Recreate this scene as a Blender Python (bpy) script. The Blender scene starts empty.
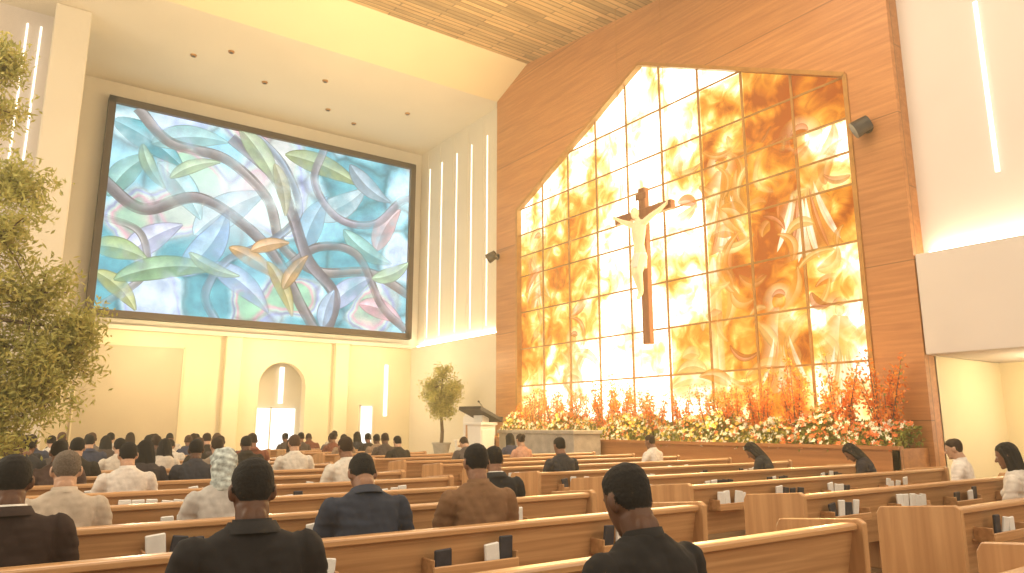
import bpy, bmesh, math, random
from mathutils import Vector, Matrix, noise
random.seed(7)
sc=bpy.context.scene
try:
    sc.view_settings.view_transform='Standard'
    sc.view_settings.look='None'
except Exception as e: print(e)

# ------------------------------------------------------------------ materials
def new_mat(name):
    m=bpy.data.materials.new(name); m.use_nodes=True
    nt=m.node_tree; nt.nodes.clear()
    out=nt.nodes.new('ShaderNodeOutputMaterial')
    return m,nt,out
def N(nt,t,**k):
    n=nt.nodes.new(t)
    for a,b in k.items(): setattr(n,a,b)
    return n
def ramp(nt,stops,interp='LINEAR'):
    r=N(nt,'ShaderNodeValToRGB'); cr=r.color_ramp; cr.interpolation=interp
    while len(cr.elements)<len(stops): cr.elements.new(0.5)
    for e,(p,c) in zip(cr.elements,stops):
        e.position=p; e.color=(*c,1)
    return r
def plain(name,col,rough=0.6,var=0.08,scale=6.0,bump=0.0,metal=0.0,spec=0.3):
    m,nt,out=new_mat(name)
    b=N(nt,'ShaderNodeBsdfPrincipled'); nt.links.new(b.outputs[0],out.inputs[0])
    tc=N(nt,'ShaderNodeTexCoord'); no=N(nt,'ShaderNodeTexNoise')
    no.inputs['Scale'].default_value=scale; no.inputs['Detail'].default_value=4
    nt.links.new(tc.outputs['Object'],no.inputs['Vector'])
    lo=tuple(max(0,c*(1-var)) for c in col); hi=tuple(min(1,c*(1+var)) for c in col)
    r=ramp(nt,[(0.3,lo),(0.7,hi)])
    nt.links.new(no.outputs['Fac'],r.inputs[0]); nt.links.new(r.outputs[0],b.inputs['Base Color'])
    b.inputs['Roughness'].default_value=rough; b.inputs['Metallic'].default_value=metal
    b.inputs['Specular IOR Level'].default_value=spec
    if bump:
        bp=N(nt,'ShaderNodeBump'); bp.inputs['Strength'].default_value=bump; bp.inputs['Distance'].default_value=0.02
        nt.links.new(no.outputs['Fac'],bp.inputs['Height']); nt.links.new(bp.outputs[0],b.inputs['Normal'])
    return m
def wood(name,c1,c2,c3,grain=(0.6,9,9),rough=0.45,planks=None,rot=(0,0,0),spec=0.35,coat=0.0):
    m,nt,out=new_mat(name)
    b=N(nt,'ShaderNodeBsdfPrincipled'); nt.links.new(b.outputs[0],out.inputs[0])
    tc=N(nt,'ShaderNodeTexCoord'); mp=N(nt,'ShaderNodeMapping'); mp.inputs['Scale'].default_value=grain
    nt.links.new(tc.outputs['Object'],mp.inputs['Vector'])
    no=N(nt,'ShaderNodeTexNoise'); no.inputs['Scale'].default_value=1.5; no.inputs['Detail'].default_value=6; no.inputs['Distortion'].default_value=0.6
    nt.links.new(mp.outputs[0],no.inputs['Vector'])
    r=ramp(nt,[(0.25,c1),(0.5,c2),(0.75,c3)]); nt.links.new(no.outputs['Fac'],r.inputs[0])
    col=r.outputs[0]
    if planks:
        m2=N(nt,'ShaderNodeMapping'); m2.inputs['Rotation'].default_value=rot
        nt.links.new(tc.outputs['Object'],m2.inputs['Vector'])
        br=N(nt,'ShaderNodeTexBrick'); br.inputs['Scale'].default_value=1.0
        br.inputs['Brick Width'].default_value=planks[0]; br.inputs['Row Height'].default_value=planks[1]
        br.inputs['Mortar Size'].default_value=planks[2]; br.inputs['Mortar Smooth'].default_value=0.2
        lo,hi=planks[3]
        br.inputs['Color1'].default_value=(lo,lo,lo,1); br.inputs['Color2'].default_value=(hi,hi,hi,1); br.inputs['Mortar'].default_value=(planks[4],)*3+(1,)
        nt.links.new(m2.outputs[0],br.inputs['Vector'])
        mx=N(nt,'ShaderNodeMixRGB',blend_type='MULTIPLY'); mx.inputs[0].default_value=1
        nt.links.new(col,mx.inputs[1]); nt.links.new(br.outputs['Color'],mx.inputs[2]); col=mx.outputs[0]
    nt.links.new(col,b.inputs['Base Color'])
    b.inputs['Roughness'].default_value=rough; b.inputs['Specular IOR Level'].default_value=spec
    b.inputs['Coat Weight'].default_value=coat; b.inputs['Coat Roughness'].default_value=0.25
    return m
def emis(name,col,st):
    m,nt,out=new_mat(name)
    e=N(nt,'ShaderNodeEmission'); e.inputs[0].default_value=(*col,1); e.inputs[1].default_value=st
    nt.links.new(e.outputs[0],out.inputs[0]); return m

M_wall=plain('plaster_cream',(0.74,0.66,0.52),0.8,0.03,0.7)
M_wallr=plain('plaster_taupe',(0.70,0.62,0.55),0.8,0.03,0.7)
M_low=plain('plaster_gold',(0.80,0.69,0.46),0.8,0.04,0.6)
M_panel=plain('panel_beige',(0.56,0.46,0.31),0.6,0.04,0.8)
M_ceil=plain('ceiling_plaster',(0.76,0.67,0.52),0.8,0.03,0.5)
M_fascia=plain('fascia_gold',(0.84,0.70,0.44),0.7,0.03,0.5)
M_floor=wood('floor_wood',(0.22,0.12,0.06),(0.33,0.19,0.10),(0.42,0.26,0.14),(0.5,6,6),0.4,(2.4,0.2,0.006,(0.8,1.0),0.4))
M_woodwall=wood('wall_wood_panel',(0.38,0.145,0.045),(0.48,0.20,0.065),(0.58,0.26,0.09),(5,0.35,7),0.42,(3.2,1.15,0.012,(0.88,1.05),0.45),(math.radians(90),0,math.radians(90)))
M_woodceil=wood('ceiling_wood_planks',(0.42,0.25,0.10),(0.56,0.36,0.16),(0.70,0.48,0.23),(0.5,8,8),0.6,(2.6,0.22,0.02,(0.6,1.1),0.3))
M_pew=wood('pew_oak',(0.36,0.18,0.075),(0.50,0.27,0.12),(0.62,0.36,0.17),(0.5,16,16),0.28,coat=0.5)
M_pewend=wood('pew_oak_end_grain',(0.40,0.20,0.085),(0.50,0.27,0.12),(0.60,0.34,0.16),(8,9,0.5),0.30,coat=0.4)
M_white=plain('white_lacquer',(0.82,0.78,0.70),0.4,0.03,3)
M_black=plain('black_metal',(0.03,0.028,0.026),0.4,0.2,8)
M_bronze=plain('bronze_frame',(0.42,0.20,0.05),0.4,0.15,5,metal=0.2)
M_stone=plain('grey_stone',(0.40,0.36,0.31),0.7,0.2,5,0.2)
M_crosswood=wood('cross_dark_wood',(0.16,0.05,0.02),(0.22,0.075,0.028),(0.29,0.11,0.04),(8,8,0.8))
M_ivory=plain('ivory_plaster',(0.95,0.82,0.56),0.5,0.06,6)
M_strip=emis('light_strip_warm',(1.0,0.88,0.68),2.5)
M_cove=emis('cove_tube_warm',(1.0,0.84,0.60),26.0)
M_daylight=emis('daylight_glass',(1.0,0.97,0.88),2.2)
M_book=plain('hymnal_white',(0.76,0.75,0.72),0.5,0.05,20)
M_bookd=plain('hymnal_dark',(0.04,0.04,0.05),0.5,0.2,20)

# ------------------------------------------------------------------ mesh helpers
def link(ob,parent=None):
    sc.collection.objects.link(ob)
    if parent: ob.parent=parent
    return ob
def obj(name,me,parent=None,mats=None):
    if mats:
        for m in mats: me.materials.append(m)
    return link(bpy.data.objects.new(name,me),parent)
def empty(name,loc=(0,0,0)):
    e=bpy.data.objects.new(name,None); e.location=loc; e.empty_display_size=0.2
    return link(e)
def box(bm,lo,hi,mi=0,M=None):
    vs=[]
    for z in (lo[2],hi[2]):
        for y in (lo[1],hi[1]):
            for x in (lo[0],hi[0]):
                p=Vector((x,y,z)); 
                if M: p=M@p
                vs.append(bm.verts.new(p))
    for f in ((0,2,3,1),(4,5,7,6),(0,1,5,4),(2,6,7,3),(0,4,6,2),(1,3,7,5)):
        fc=bm.faces.new([vs[i] for i in f]); fc.material_index=mi
def prism(bm,poly,axis,a,b,mi=0):
    def mk(p,t): return Vector((t,p[0],p[1])) if axis==0 else Vector((p[0],t,p[1]))
    A=[bm.verts.new(mk(p,a)) for p in poly]; B=[bm.verts.new(mk(p,b)) for p in poly]
    n=len(poly)
    fs=[bm.faces.new(A),bm.faces.new(B[::-1])]
    for i in range(n): fs.append(bm.faces.new((A[i],B[i],B[(i+1)%n],A[(i+1)%n])))
    for f in fs: f.material_index=mi
def fin(bm,name,smooth=False):
    bmesh.ops.recalc_face_normals(bm,faces=bm.faces)
    me=bpy.data.meshes.new(name); bm.to_mesh(me); bm.free()
    if smooth:
        for p in me.polygons: p.use_smooth=True
    return me
def boxobj(name,lo,hi,m,parent=None,bevel=0):
    bm=bmesh.new(); box(bm,lo,hi); o=obj(name,fin(bm,name),parent,[m])
    if bevel:
        b=o.modifiers.new('b','BEVEL'); b.width=bevel; b.segments=2
    return o
ICO={}
def ico(sub):
    if sub not in ICO:
        t=bmesh.new(); bmesh.ops.create_icosphere(t,subdivisions=sub,radius=1); t.verts.index_update()
        ICO[sub]=([v.co.copy() for v in t.verts],[[v.index for v in f.verts] for f in t.faces]); t.free()
    return ICO[sub]
def ball(bm,c,r,sc3=(1,1,1),sub=2,mi=0,M=None):
    mt=Matrix.Translation(c)@Matrix.Diagonal((*[r*s for s in sc3],1))
    if M: mt=M@mt
    V,F=ico(sub); vs=[bm.verts.new(mt@v) for v in V]
    for f in F: bm.faces.new([vs[i] for i in f]).material_index=mi
def seg(bm,p0,p1,r0,r1,n=12,mi=0):
    p0=Vector(p0);p1=Vector(p1); d=p1-p0; L=d.length
    if L<1e-6: return
    a=d.orthogonal().normalized(); b=d.normalized().cross(a); A=[];B=[]
    for k in range(n):
        t=6.28318530718*k/n; q=a*math.cos(t)+b*math.sin(t)
        A.append(bm.verts.new(p0+q*r0)); B.append(bm.verts.new(p1+q*r1))
    fs=[bm.faces.new(A[::-1]),bm.faces.new(B)]
    for k in range(n): fs.append(bm.faces.new((A[k],A[(k+1)%n],B[(k+1)%n],B[k])))
    for f in fs: f.material_index=mi
def chain(bm,pts,rs,n=14,mi=0,M=None,sub=2):
    if M: pts=[M@Vector(p) for p in pts]
    for i,(p,r) in enumerate(zip(pts,rs)):
        if sub: ball(bm,p,r,sub=sub,mi=mi)
        if i: seg(bm,pts[i-1],p,rs[i-1],r,n,mi)
def loft(bm,rings,n=24,M=None,e=2.0,mi=0):
    R=[]
    for (cx,cy,z,rx,ry) in rings:
        ring=[]
        for k in range(n):
            t=2*math.pi*k/n; c,s=math.cos(t),math.sin(t)
            p=Vector((cx+rx*math.copysign(abs(c)**(2/e),c),cy+ry*math.copysign(abs(s)**(2/e),s),z))
            ring.append(bm.verts.new(M@p if M else p))
        R.append(ring)
    fs=[bm.faces.new(R[0][::-1]),bm.faces.new(R[-1])]
    for a,b in zip(R,R[1:]):
        for k in range(n): fs.append(bm.faces.new((a[k],a[(k+1)%n],b[(k+1)%n],b[k])))
    for f in fs: f.material_index=mi
def remesh(bm,voxel,smooth=3):
    bmesh.ops.recalc_face_normals(bm,faces=bm.faces)
    me=bpy.data.meshes.new('tmp'); bm.to_mesh(me); bm.free()
    o=bpy.data.objects.new('tmp',me); sc.collection.objects.link(o)
    r=o.modifiers.new('r','REMESH'); r.mode='VOXEL'; r.voxel_size=voxel
    if smooth:
        s=o.modifiers.new('s','SMOOTH'); s.factor=0.5; s.iterations=smooth
    dg=bpy.context.evaluated_depsgraph_get(); dg.update()
    out=bpy.data.meshes.new_from_object(o.evaluated_get(dg))
    bpy.data.objects.remove(o); bpy.data.meshes.remove(me)
    return out
def displace(me,fn):
    co=[v.co.copy() for v in me.vertices]; no=[v.normal.copy() for v in me.vertices]; flat=[]
    for c,n in zip(co,no): flat.extend(c+n*fn(c))
    me.vertices.foreach_set('co',flat); me.update()

# ------------------------------------------------------------------ people templates
def hand_mesh_bm(side):
    bm=bmesh.new(); s=side
    xs=[-.033,-.011,.011,.031]; ln=[.88,1.0,.95,.75]
    for x,l in zip(xs,ln):
        x*=s
        k=Vector((x,.085,.002)); chain(bm,[(x*.55,0,0),k],[.017,.0125],10)
        p1=k+Vector((0,.040*l,-.008)); p2=p1+Vector((0,.024*l,-.014)); p3=p2+Vector((0,.014*l,-.014)); chain(bm,[k,p1,p2,p3],[.0105,.009,.0085,.0075],10)
    chain(bm,[(-.018*s,.015,-.004),(-.045*s,.045,-.010),(-.060*s,.073,-.016),(-.064*s,.095,-.022)],[.016,.0125,.0105,.009],10)
    return remesh(bm,.0040,2)
HL=hand_mesh_bm(1); HR=hand_mesh_bm(-1)
HEADR=[(0,.030,.690,.030,.034),(0,.024,.705,.052,.058),(0,.014,.735,.064,.078),(0,.008,.77,.073,.090),(0,.003,.81,.078,.097),(0,-.002,.85,.078,.098),(0,-.005,.885,.070,.089),(0,-.007,.910,.052,.068),(0,-.008,.926,.024,.034)]
def hairline(y):
    P=[(-.2,.750),(-.05,.755),(-.01,.812),(.035,.842),(.07,.868),(.2,.882)]
    for a,b in zip(P,P[1:]):
        if y<=b[0]: return a[1]+(b[1]-a[1])*(y-a[0])/(b[0]-a[0])
    return .9
def person_mesh(lean,pitch,kind,turn=0,wide=1.0,fem=False,jacket=False):
    Mt=Matrix.Translation((0,0,.05))@Matrix.Rotation(-math.radians(lean),4,'X')@Matrix.Translation((0,0,-.05)); Mti=Mt.inverted()
    nk=Vector((0,-.01,.60)); Mh=Mt@Matrix.Translation(nk)@Matrix.Rotation(-math.radians(pitch),4,'X')@Matrix.Rotation(math.radians(turn),4,'Z')@Matrix.Translation(-nk)@Matrix.Translation((0,.006,-.048))
    out=bmesh.new()
    def merge(me,fn):
        n0=len(out.faces); out.from_mesh(me); out.faces.ensure_lookup_table()
        for f in out.faces[n0:]: f.material_index=fn(f.calc_center_median()); f.smooth=True
    w=wide; nr=.068 if not fem else .054
    bm=bmesh.new()
    loft(bm,[(0,0,-.005,.165,.12),(0,0,.06,.185*w,.135),(0,0,.17,.170*w,.128),(0,0,.29,.178*w,.124),(0,.005,.40,.198*w,.13),(0,0,.48,.208*w,.122),(0,-.005,.535,.204*w,.108),(0,-.01,.572,.168*w,.090),(0,-.012,.600,.122,.080),(0,-.012,.624,nr+.014,nr+.012)],32,Mt,2.3)
    for s in (1,-1):
        sh=Mt@Vector((.196*s*w,-.005,.512)); el=Vector((.265*s*w,sh.y*.75+.06,.27)); wr=Vector((.13*s,.31,.205))
        chain(bm,[sh,sh.lerp(el,.5)+Vector((.010*s,0,.01)),el,el.lerp(wr,.5),wr],[.076*w,.065,.055,.048,.038],16)
        chain(bm,[(.085*s,.03,.085),(.10*s,.25,.088),(.115*s,.46,.085),(.115*s,.455,-.12),(.115*s,.44,-.36)],[.105,.09,.068,.062,.048],16)
        if fem: ball(bm,Mt@Vector((.075*s,.10,.40)),.062,sub=2)
    if fem: chain(bm,[(-.1,.3,.085),(.1,.3,.085)],[.085,.085])
    me=remesh(bm,.010,5)
    def cloth(c):
        q=Mti@c; d=.007*noise.noise(c*9)+.005*noise.noise(Vector((c.x*12,c.y*12,c.z*30)))+.004*noise.noise(Vector((c.x*30+c.z*14,c.y*10,c.z*5)))
        if q.y<-.04 and q.z<.56: d-=.004*math.exp(-(q.x/.008)**2)                      # centre-back seam
        ax=abs(q.x)-.185*w
        d-=.006*math.exp(-(ax/.010)**2)*(1 if .36<q.z<.60 else 0)                        # sleeve seam
        if abs(q.x)>.17*w and .12<q.z<.42: d+=.006*math.sin(q.z*70+q.x*20)*.7              # sleeve folds
        return d
    displace(me,cloth)
    merge(me,lambda c: 3 if (c.z<.045 or (c.y>.17 and c.z<.165 and abs(c.x)<.2 and (c-Vector((.13*(1 if c.x>0 else -1),.31,.205))).length>.055)) else 0)
    bm=bmesh.new()
    for s in (1,-1): loft(bm,[(.115*s,.47,-.455,.045,.14),(.115*s,.47,-.43,.048,.142),(.115*s,.46,-.40,.044,.12),(.115*s,.43,-.375,.04,.07)],20)
    me=remesh(bm,.012,2); merge(me,lambda c:6)
    bm=bmesh.new()
    loft(bm,HEADR,28,Mh); chain(bm,[Mt@Vector((0,-.012,.56)),Mt@Vector((0,-.012,.62)),Mh@Vector((0,-.014,.74))],[nr,nr-.004,nr-.002],20)
    chain(bm,[(0,.094,.815),(0,.106,.79),(0,.117,.772)],[.008,.011,.014],10,M=Mh)
    chain(bm,[(-.016,.106,.768),(.016,.106,.768)],[.009,.009],8,M=Mh)
    chain(bm,[(-.020,.090,.741),(0,.096,.744),(.020,.090,.741)],[.006,.008,.006],8,M=Mh); chain(bm,[(-.017,.089,.731),(0,.094,.730),(.017,.089,.731)],[.006,.008,.006],8,M=Mh)
    chain(bm,[(-.045,.082,.829),(-.015,.094,.827),(.015,.094,.827),(.045,.082,.829)],[.007,.009,.009,.007],8,M=Mh)
    ball(bm,(0,.078,.705),.022,sub=2,M=Mh)
    for s in (1,-1):
        ball(bm,(.086*s,-.010,.797),1,(.010,.022,.033),2,0,Mh); ball(bm,(.080*s,-.010,.775),1,(.009,.014,.018),2,0,Mh)
        ball(bm,(.018*s,-.068,.69),.03,(1,.8,1.4),2,0,Mh)
    me=remesh(bm,.0055,2); Mi=Mh.inverted()
    def ishair(q): return q.z>hairline(q.y) and not(abs(q.x)>.083 and q.z<.83) 
    def hairfn(c):
        q=Mi@c
        if not ishair(q): return 0
        return .0005+.006*min(1,(q.z-hairline(q.y))/.03)+.0015*noise.noise(q*90)
    displace(me,hairfn)
    merge(me,lambda c: 2 if ishair(Mi@c) else 1)
    for s in (1,-1):
        bm=bmesh.new(); ball(bm,(.031*s,.082,.806),.0135,sub=2,M=Mh); me=fin(bm,'e'); merge(me,lambda c:4)
        bm=bmesh.new(); ball(bm,(.031*s,.0925,.806),.0055,sub=2,M=Mh); me=fin(bm,'e'); merge(me,lambda c:5)
    bm=bmesh.new(); n=26; R=[[],[],[],[]]
    for k in range(n):
        t=6.2832*k/n; c,s=math.cos(t),math.sin(t); dz=-.030*max(0,s)
        for q,(a,z) in enumerate(((nr+.014,.604),(nr+.007,.642),(nr+.001,.638),(nr,.60))): R[q].append(bm.verts.new(Mt@Vector((a*c,-.013+a*s,z+dz))))
    for A,B in zip(R,R[1:]):
        for k in range(n): j=(k+1)%n; bm.faces.new((A[k],A[j],B[j],B[k]))
    me=fin(bm,'col'); merge(me,lambda c:4 if kind!='scarf' else 0)
    if jacket:
        bm=bmesh.new(); R=[[],[],[],[]]
        for k in range(n):
            t=6.2832*k/n; c,s=math.cos(t),math.sin(t); dz=-.06*max(0,s)
            for q,(a,z) in enumerate(((nr+.045,.588),(nr+.020,.633),(nr+.012,.629),(nr+.012,.585))): R[q].append(bm.verts.new(Mt@Vector((a*c*1.04,-.015+a*s,z+dz))))
        for A,B in zip(R,R[1:]):
            for k in range(n): j=(k+1)%n; bm.faces.new((A[k],A[j],B[j],B[k]))
        me=fin(bm,'jk'); merge(me,lambda c:0)
    for s,H in ((1,HL),(-1,HR)):
        me=H.copy(); wr=Vector((.13*s,.31,.205)); me.transform(Matrix.Translation(wr)@Matrix.Rotation(math.radians(14*s),4,'Z')@Matrix.Rotation(math.radians(-10),4,'X')); merge(me,lambda c:1)
    if kind=='long':
        bm=bmesh.new(); loft(bm,[(0,-.035,.54,.07,.03),(0,-.045,.59,.10,.045),(0,-.04,.66,.10,.06),(0,-.035,.73,.093,.075),(0,-.022,.80,.09,.090),(0,-.014,.86,.088,.094),(0,-.01,.90,.072,.080),(0,-.008,.925,.045,.055),(0,-.008,.937,.015,.02)],26,Mh)
        for s in (1,-1): chain(bm,[(.07*s,.02,.86),(.088*s,.0,.78),(.092*s,-.0,.68),(.095*s,.01,.58)],[.025,.024,.026,.016],10,M=Mh)
        me=remesh(bm,.009,2)
        def hf(c): q=Mi@c; return .007*noise.noise(Vector((q.x*70,q.y*70,q.z*8)))
        displace(me,hf); merge(me,lambda c:2)
    if kind=='bun':
        bm=bmesh.new(); ball(bm,(0,-.125,.86),.045,(1,.8,1),3,0,Mh); loft(bm,[(0,-.02,.77,.08,.085),(0,-.018,.84,.086,.096),(0,-.012,.90,.07,.08),(0,-.01,.935,.02,.03)],24,Mh); me=remesh(bm,.009,2); merge(me,lambda c:2)
    if kind=='scarf':
        bm=bmesh.new(); loft(bm,[(0,-.03,.60,.115,.08),(0,-.035,.65,.095,.085),(0,-.03,.71,.088,.088),(0,-.028,.77,.092,.096),(0,-.020,.83,.095,.106),(0,-.014,.88,.090,.100),(0,-.012,.918,.068,.078),(0,-.01,.940,.03,.04)],26,Mh)
        chain(bm,[(-.08,.03,.87),(0,.085,.88),(.08,.03,.87)],[.02,.02,.02],10,M=Mh); me=remesh(bm,.009,3)
        def sf(c): q=Mi@c; return .009*noise.noise(Vector((q.x*14,q.y*14,q.z*34)))+.003*math.sin(q.z*120+q.x*40)
        displace(me,sf); merge(me,lambda c:2)
    me=bpy.data.meshes.new('person_'+kind); out.to_mesh(me); out.free()
    return me
T={'man':person_mesh(8,4,'short'),'man_turn':person_mesh(13,8,'short',-6,wide=1.02),'man_bow':person_mesh(17,20,'short',wide=1.05,jacket=True),'suit':person_mesh(6,6,'short',wide=1.07,jacket=True),
   'long':person_mesh(8,6,'long',wide=.88,fem=True),'long_bow':person_mesh(20,28,'long',wide=.88,fem=True),'bun':person_mesh(8,5,'bun',wide=.88,fem=True),'scarf':person_mesh(8,6,'scarf',wide=.95,fem=True)}

# ------------------------------------------------------------------ room shell
CEIL=14.05; XF=14.8; YS=28.8
boxobj('floor',(-9,-5,-0.2),(22,YS+0.4,0),M_floor)
bm=bmesh.new(); box(bm,(-9,YS,4.95),(15.5,YS+0.4,CEIL+0.05)); obj('wall_back',fin(bm,'wall_back'),None,[M_wall])
bm=bmesh.new(); y0,y1=YS,YS+0.4
box(bm,(-9,y0,0),(8.23,y1,4.95)); box(bm,(10.1,y0,0),(15.5,y1,4.95))
arc=[(9.165+0.935*math.cos(math.pi-math.pi*k/12),3.05+0.935*math.sin(math.pi-math.pi*k/12)) for k in range(13)]
for a,b in zip(arc,arc[1:]): prism(bm,[(a[0],a[1]),(b[0],b[1]),(b[0],4.95),(a[0],4.95)],1,y0,y1)
obj('wall_back_lower',fin(bm,'wbl'),None,[M_low])
bm=bmesh.new(); box(bm,(7.9,YS+1.4,0),(10.5,YS+1.5,4.6)); box(bm,(7.9,YS+0.4,0),(8.0,YS+1.4,4.6)); box(bm,(10.4,YS+0.4,0),(10.5,YS+1.4,4.6)); box(bm,(7.9,YS+0.4,4.5),(10.5,YS+1.4,4.6)); box(bm,(7.9,YS+0.4,-0.1),(10.5,YS+1.4,0.0))
obj('wall_niche',fin(bm,'n'),None,[M_wall])
wn=empty('window_2'); boxobj('glass',(8.15,YS+1.32,0.3),(10.2,YS+1.38,2.2),M_daylight,wn)
bm=bmesh.new()
for x in (8.1,9.12,10.16): box(bm,(x,YS+1.26,0.25),(x+0.06,YS+1.32,2.25))
for z in (0.25,2.2): box(bm,(8.1,YS+1.26,z),(10.22,YS+1.32,z+0.06))
obj('frame',fin(bm,'f'),wn,[M_white])
boxobj('niche_light_strip',(9.45,YS+1.30,2.4),(9.62,YS+1.39,3.9),M_strip)
wn=empty('window_3'); boxobj('glass',(12.5,YS-0.06,0.4),(13.0,YS-.005,2.3),M_daylight,wn); 
bm=bmesh.new(); box(bm,(12.44,YS-0.09,0.35),(12.5,YS-.005,2.35)); box(bm,(13.0,YS-0.09,0.35),(13.06,YS-.005,2.35)); box(bm,(12.44,YS-0.09,2.3),(13.06,YS-.005,2.37)); obj('frame',fin(bm,'f'),wn,[M_white])
boxobj('wall_light_strip',(13.55,YS-0.05,1.9),(13.7,YS-.005,4.1),M_strip)
boxobj('trim_1',(1.0,YS-0.25,4.85),(14.78,YS-0.002,5.02),M_wall,None,0.02)
d=empty('door_1'); bm=bmesh.new(); box(bm,(2.1,YS-0.06,0),(5.4,YS-0.004,4.3)); obj('leaf',fin(bm,'l'),d,[M_panel])
bm=bmesh.new()
for x in (2.05,5.4): box(bm,(x,YS-0.09,0),(x+0.05,YS-0.004,4.34))
box(bm,(2.05,YS-0.09,4.3),(5.45,YS-0.004,4.35)); obj('frame',fin(bm,'fr'),d,[M_low])
for x0 in (6.85,11.2):
    bm=bmesh.new(); box(bm,(x0,YS-0.3,0),(x0+0.6,YS-0.002,4.85))
    o=obj('wall_pilaster',fin(bm,'pil'),None,[M_low]); b=o.modifiers.new('b','BEVEL'); b.width=0.03
boxobj('wall_side',(15.1,22.0,4.9),(15.5,YS,CEIL+0.02),M_wall)
boxobj('wall_side_lower',(XF,22.0,0),(15.5,YS,4.9),M_wall,None,0.02)
boxobj('cove_light_tube',(14.95,22.1,4.9),(15.05,YS-0.3,4.96),M_cove)
bm=bmesh.new()
for y in (27.9,26.8,25.5,24.3,23.1): box(bm,(15.07,y,5.3),(15.1,y+0.04,13.1))
obj('wall_light_strip',fin(bm,'ls'),None,[M_strip])
bm=bmesh.new()
for y in (28.1,27.0,25.8,24.6,23.4,22.2): box(bm,(15.085,y,5.1),(15.1,y+0.6,13.9))
obj('wall_slats',fin(bm,'sl'),None,[M_wall])
boxobj('wall_left',(-9,25,0),(0.15,25.4,CEIL),M_wallr)
boxobj('pillar',(0.12,24,0),(1.07,25.3,CEIL),M_wall,None,0.04)
bm=bmesh.new()
for x in (-0.55,-0.2): box(bm,(x,24.96,9.2),(x+0.05,25.0,13.6))
obj('wall_light_strip',fin(bm,'ls2'),None,[M_strip])
bm=bmesh.new(); box(bm,(-9,22.0,CEIL),(15.5,YS+0.4,CEIL+0.3)); obj('ceiling',fin(bm,'c'),None,[M_ceil])
bm=bmesh.new(); prism(bm,[(22.0,CEIL),(22.0,CEIL+0.3),(20.0,15.1),(20.0,14.8)],0,-9,XF+0.4); obj('ceiling_fascia',fin(bm,'cf'),None,[M_fascia])
bm=bmesh.new()
prism(bm,[(20.0,14.8),(20.0,15.1),(13.3,14.25),(13.3,14.0)],0,-9,XF+0.4); prism(bm,[(13.3,14.0),(13.3,14.25),(-5,14.25),(-5,14.0)],0,-9,16)
obj('ceiling_wood',fin(bm,'cw'),None,[M_woodceil])
e=empty('ceiling_downlights')
for i,(x,y) in enumerate([(4.2,25.0),(5.2,24.0),(6.8,25.6),(8.6,24.2),(9.6,26.5),(12.4,25.0),(11,27.2)]):
    bm=bmesh.new(); seg(bm,(x,y,CEIL-0.05),(x,y,CEIL),0.09,0.11,20); seg(bm,(x,y,CEIL-0.06),(x,y,CEIL-0.045),0.06,0.06,16,1)
    obj('can_%d'%i,fin(bm,'dl'),e,[M_bronze,M_black])
WY0,WY1,WZ0,WE,WA=7.96,20.66,1.55,9.28,12.32; WM=14.31
bm=bmesh.new(); x0,x1=XF,15.25
prism(bm,[(WY1,0),(22.0,0),(22.0,CEIL),(WY1,14.55)],0,x0,x1)
prism(bm,[(6.9,0),(WY0,0),(WY0,14.0),(6.9,14.0)],0,x0,x1)
prism(bm,[(WY0,0),(WY1,0),(WY1,WZ0),(WY0,WZ0)],0,x0,x1)
prism(bm,[(WM,WA),(WY1,WE),(WY1,14.55),(20.0,14.8),(WM,14.12)],0,x0,x1)
prism(bm,[(WY0,WE),(WM,WA),(WM,14.12),(13.3,14.0),(WY0,14.0)],0,x0,x1)
obj('wall_altar',fin(bm,'wa'),None,[M_woodwall])
def gab(y): return WE+(WA-WE)*(1-abs(y-WM)/(WY1-WM))
ncol=9; cw=(WY1-WY0)/ncol; rows=[1.55,2.85,4.15,5.45,6.75,7.5,8.3,9.28,10.6,12.4]
bias=[
 [.60,.80,1.05,1.1,1.1,1.0,.60,.55,.80],
 [.42,.62,1.0,1.05,1.0,.45,.25,.25,.95],
 [.34,.50,.75,1.0,1.05,.85,.18,.10,.72],
 [.38,.32,.60,.90,1.05,.95,.46,.12,.22],
 [.50,.36,.62,.92,1.0,.85,.46,.15,.85],
 [.66,.50,.66,.88,.95,.92,.36,.25,1.0],
 [.88,.68,.72,.90,.98,.88,.30,.08,.20],
 [.95,.92,.92,.95,.98,.96,.55,.08,.14],
 [.95,.95,.98,.98,1.0,1.0,.98,.55,.30]]
bm=bmesh.new(); cl=bm.loops.layers.float_color.new('pane'); XP=14.98
def B(rr,cc): return bias[min(8,max(0,rr))][min(8,max(0,cc))]
for c in range(ncol):
    yl=WY1-c*cw; yr=yl-cw
    for r in range(9):
        z0,z1=rows[r],rows[r+1]
        poly=[(yl,z0),(yr,z0),(yr,z1),(yl,z1)]
        for sgn in (1,-1):
            newp=[]
            def f(p):
                k=(WA-WE)/(WY1-WM); return WA-k*sgn*(p[0]-WM)-p[1]
            for i in range(len(poly)):
                a=poly[i];b=poly[(i+1)%len(poly)] ; fa,fb=f(a),f(b)
                if fa>=0: newp.append(a)
                if fa*fb<0:
                    t=fa/(fa-fb); newp.append((a[0]+(b[0]-a[0])*t,a[1]+(b[1]-a[1])*t))
            poly=newp
            if len(poly)<3: break
        if len(poly)<3: continue
        fc=bm.faces.new([bm.verts.new((XP,p[0],p[1])) for p in poly])
        for l,(yy,zz) in zip(fc.loops,poly):
            cc=c+(-1 if yy>yl-cw/2 else 1); r2=r+(-1 if zz<(z0+z1)/2 else 1)
            bv=.60*B(r,c)+.15*B(r,cc)+.15*B(r2,c)+.10*B(r2,cc)
            l[cl]=(bv,0,0,1)
me=bpy.data.meshes.new('panes'); bm.to_mesh(me); bm.free()
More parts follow.
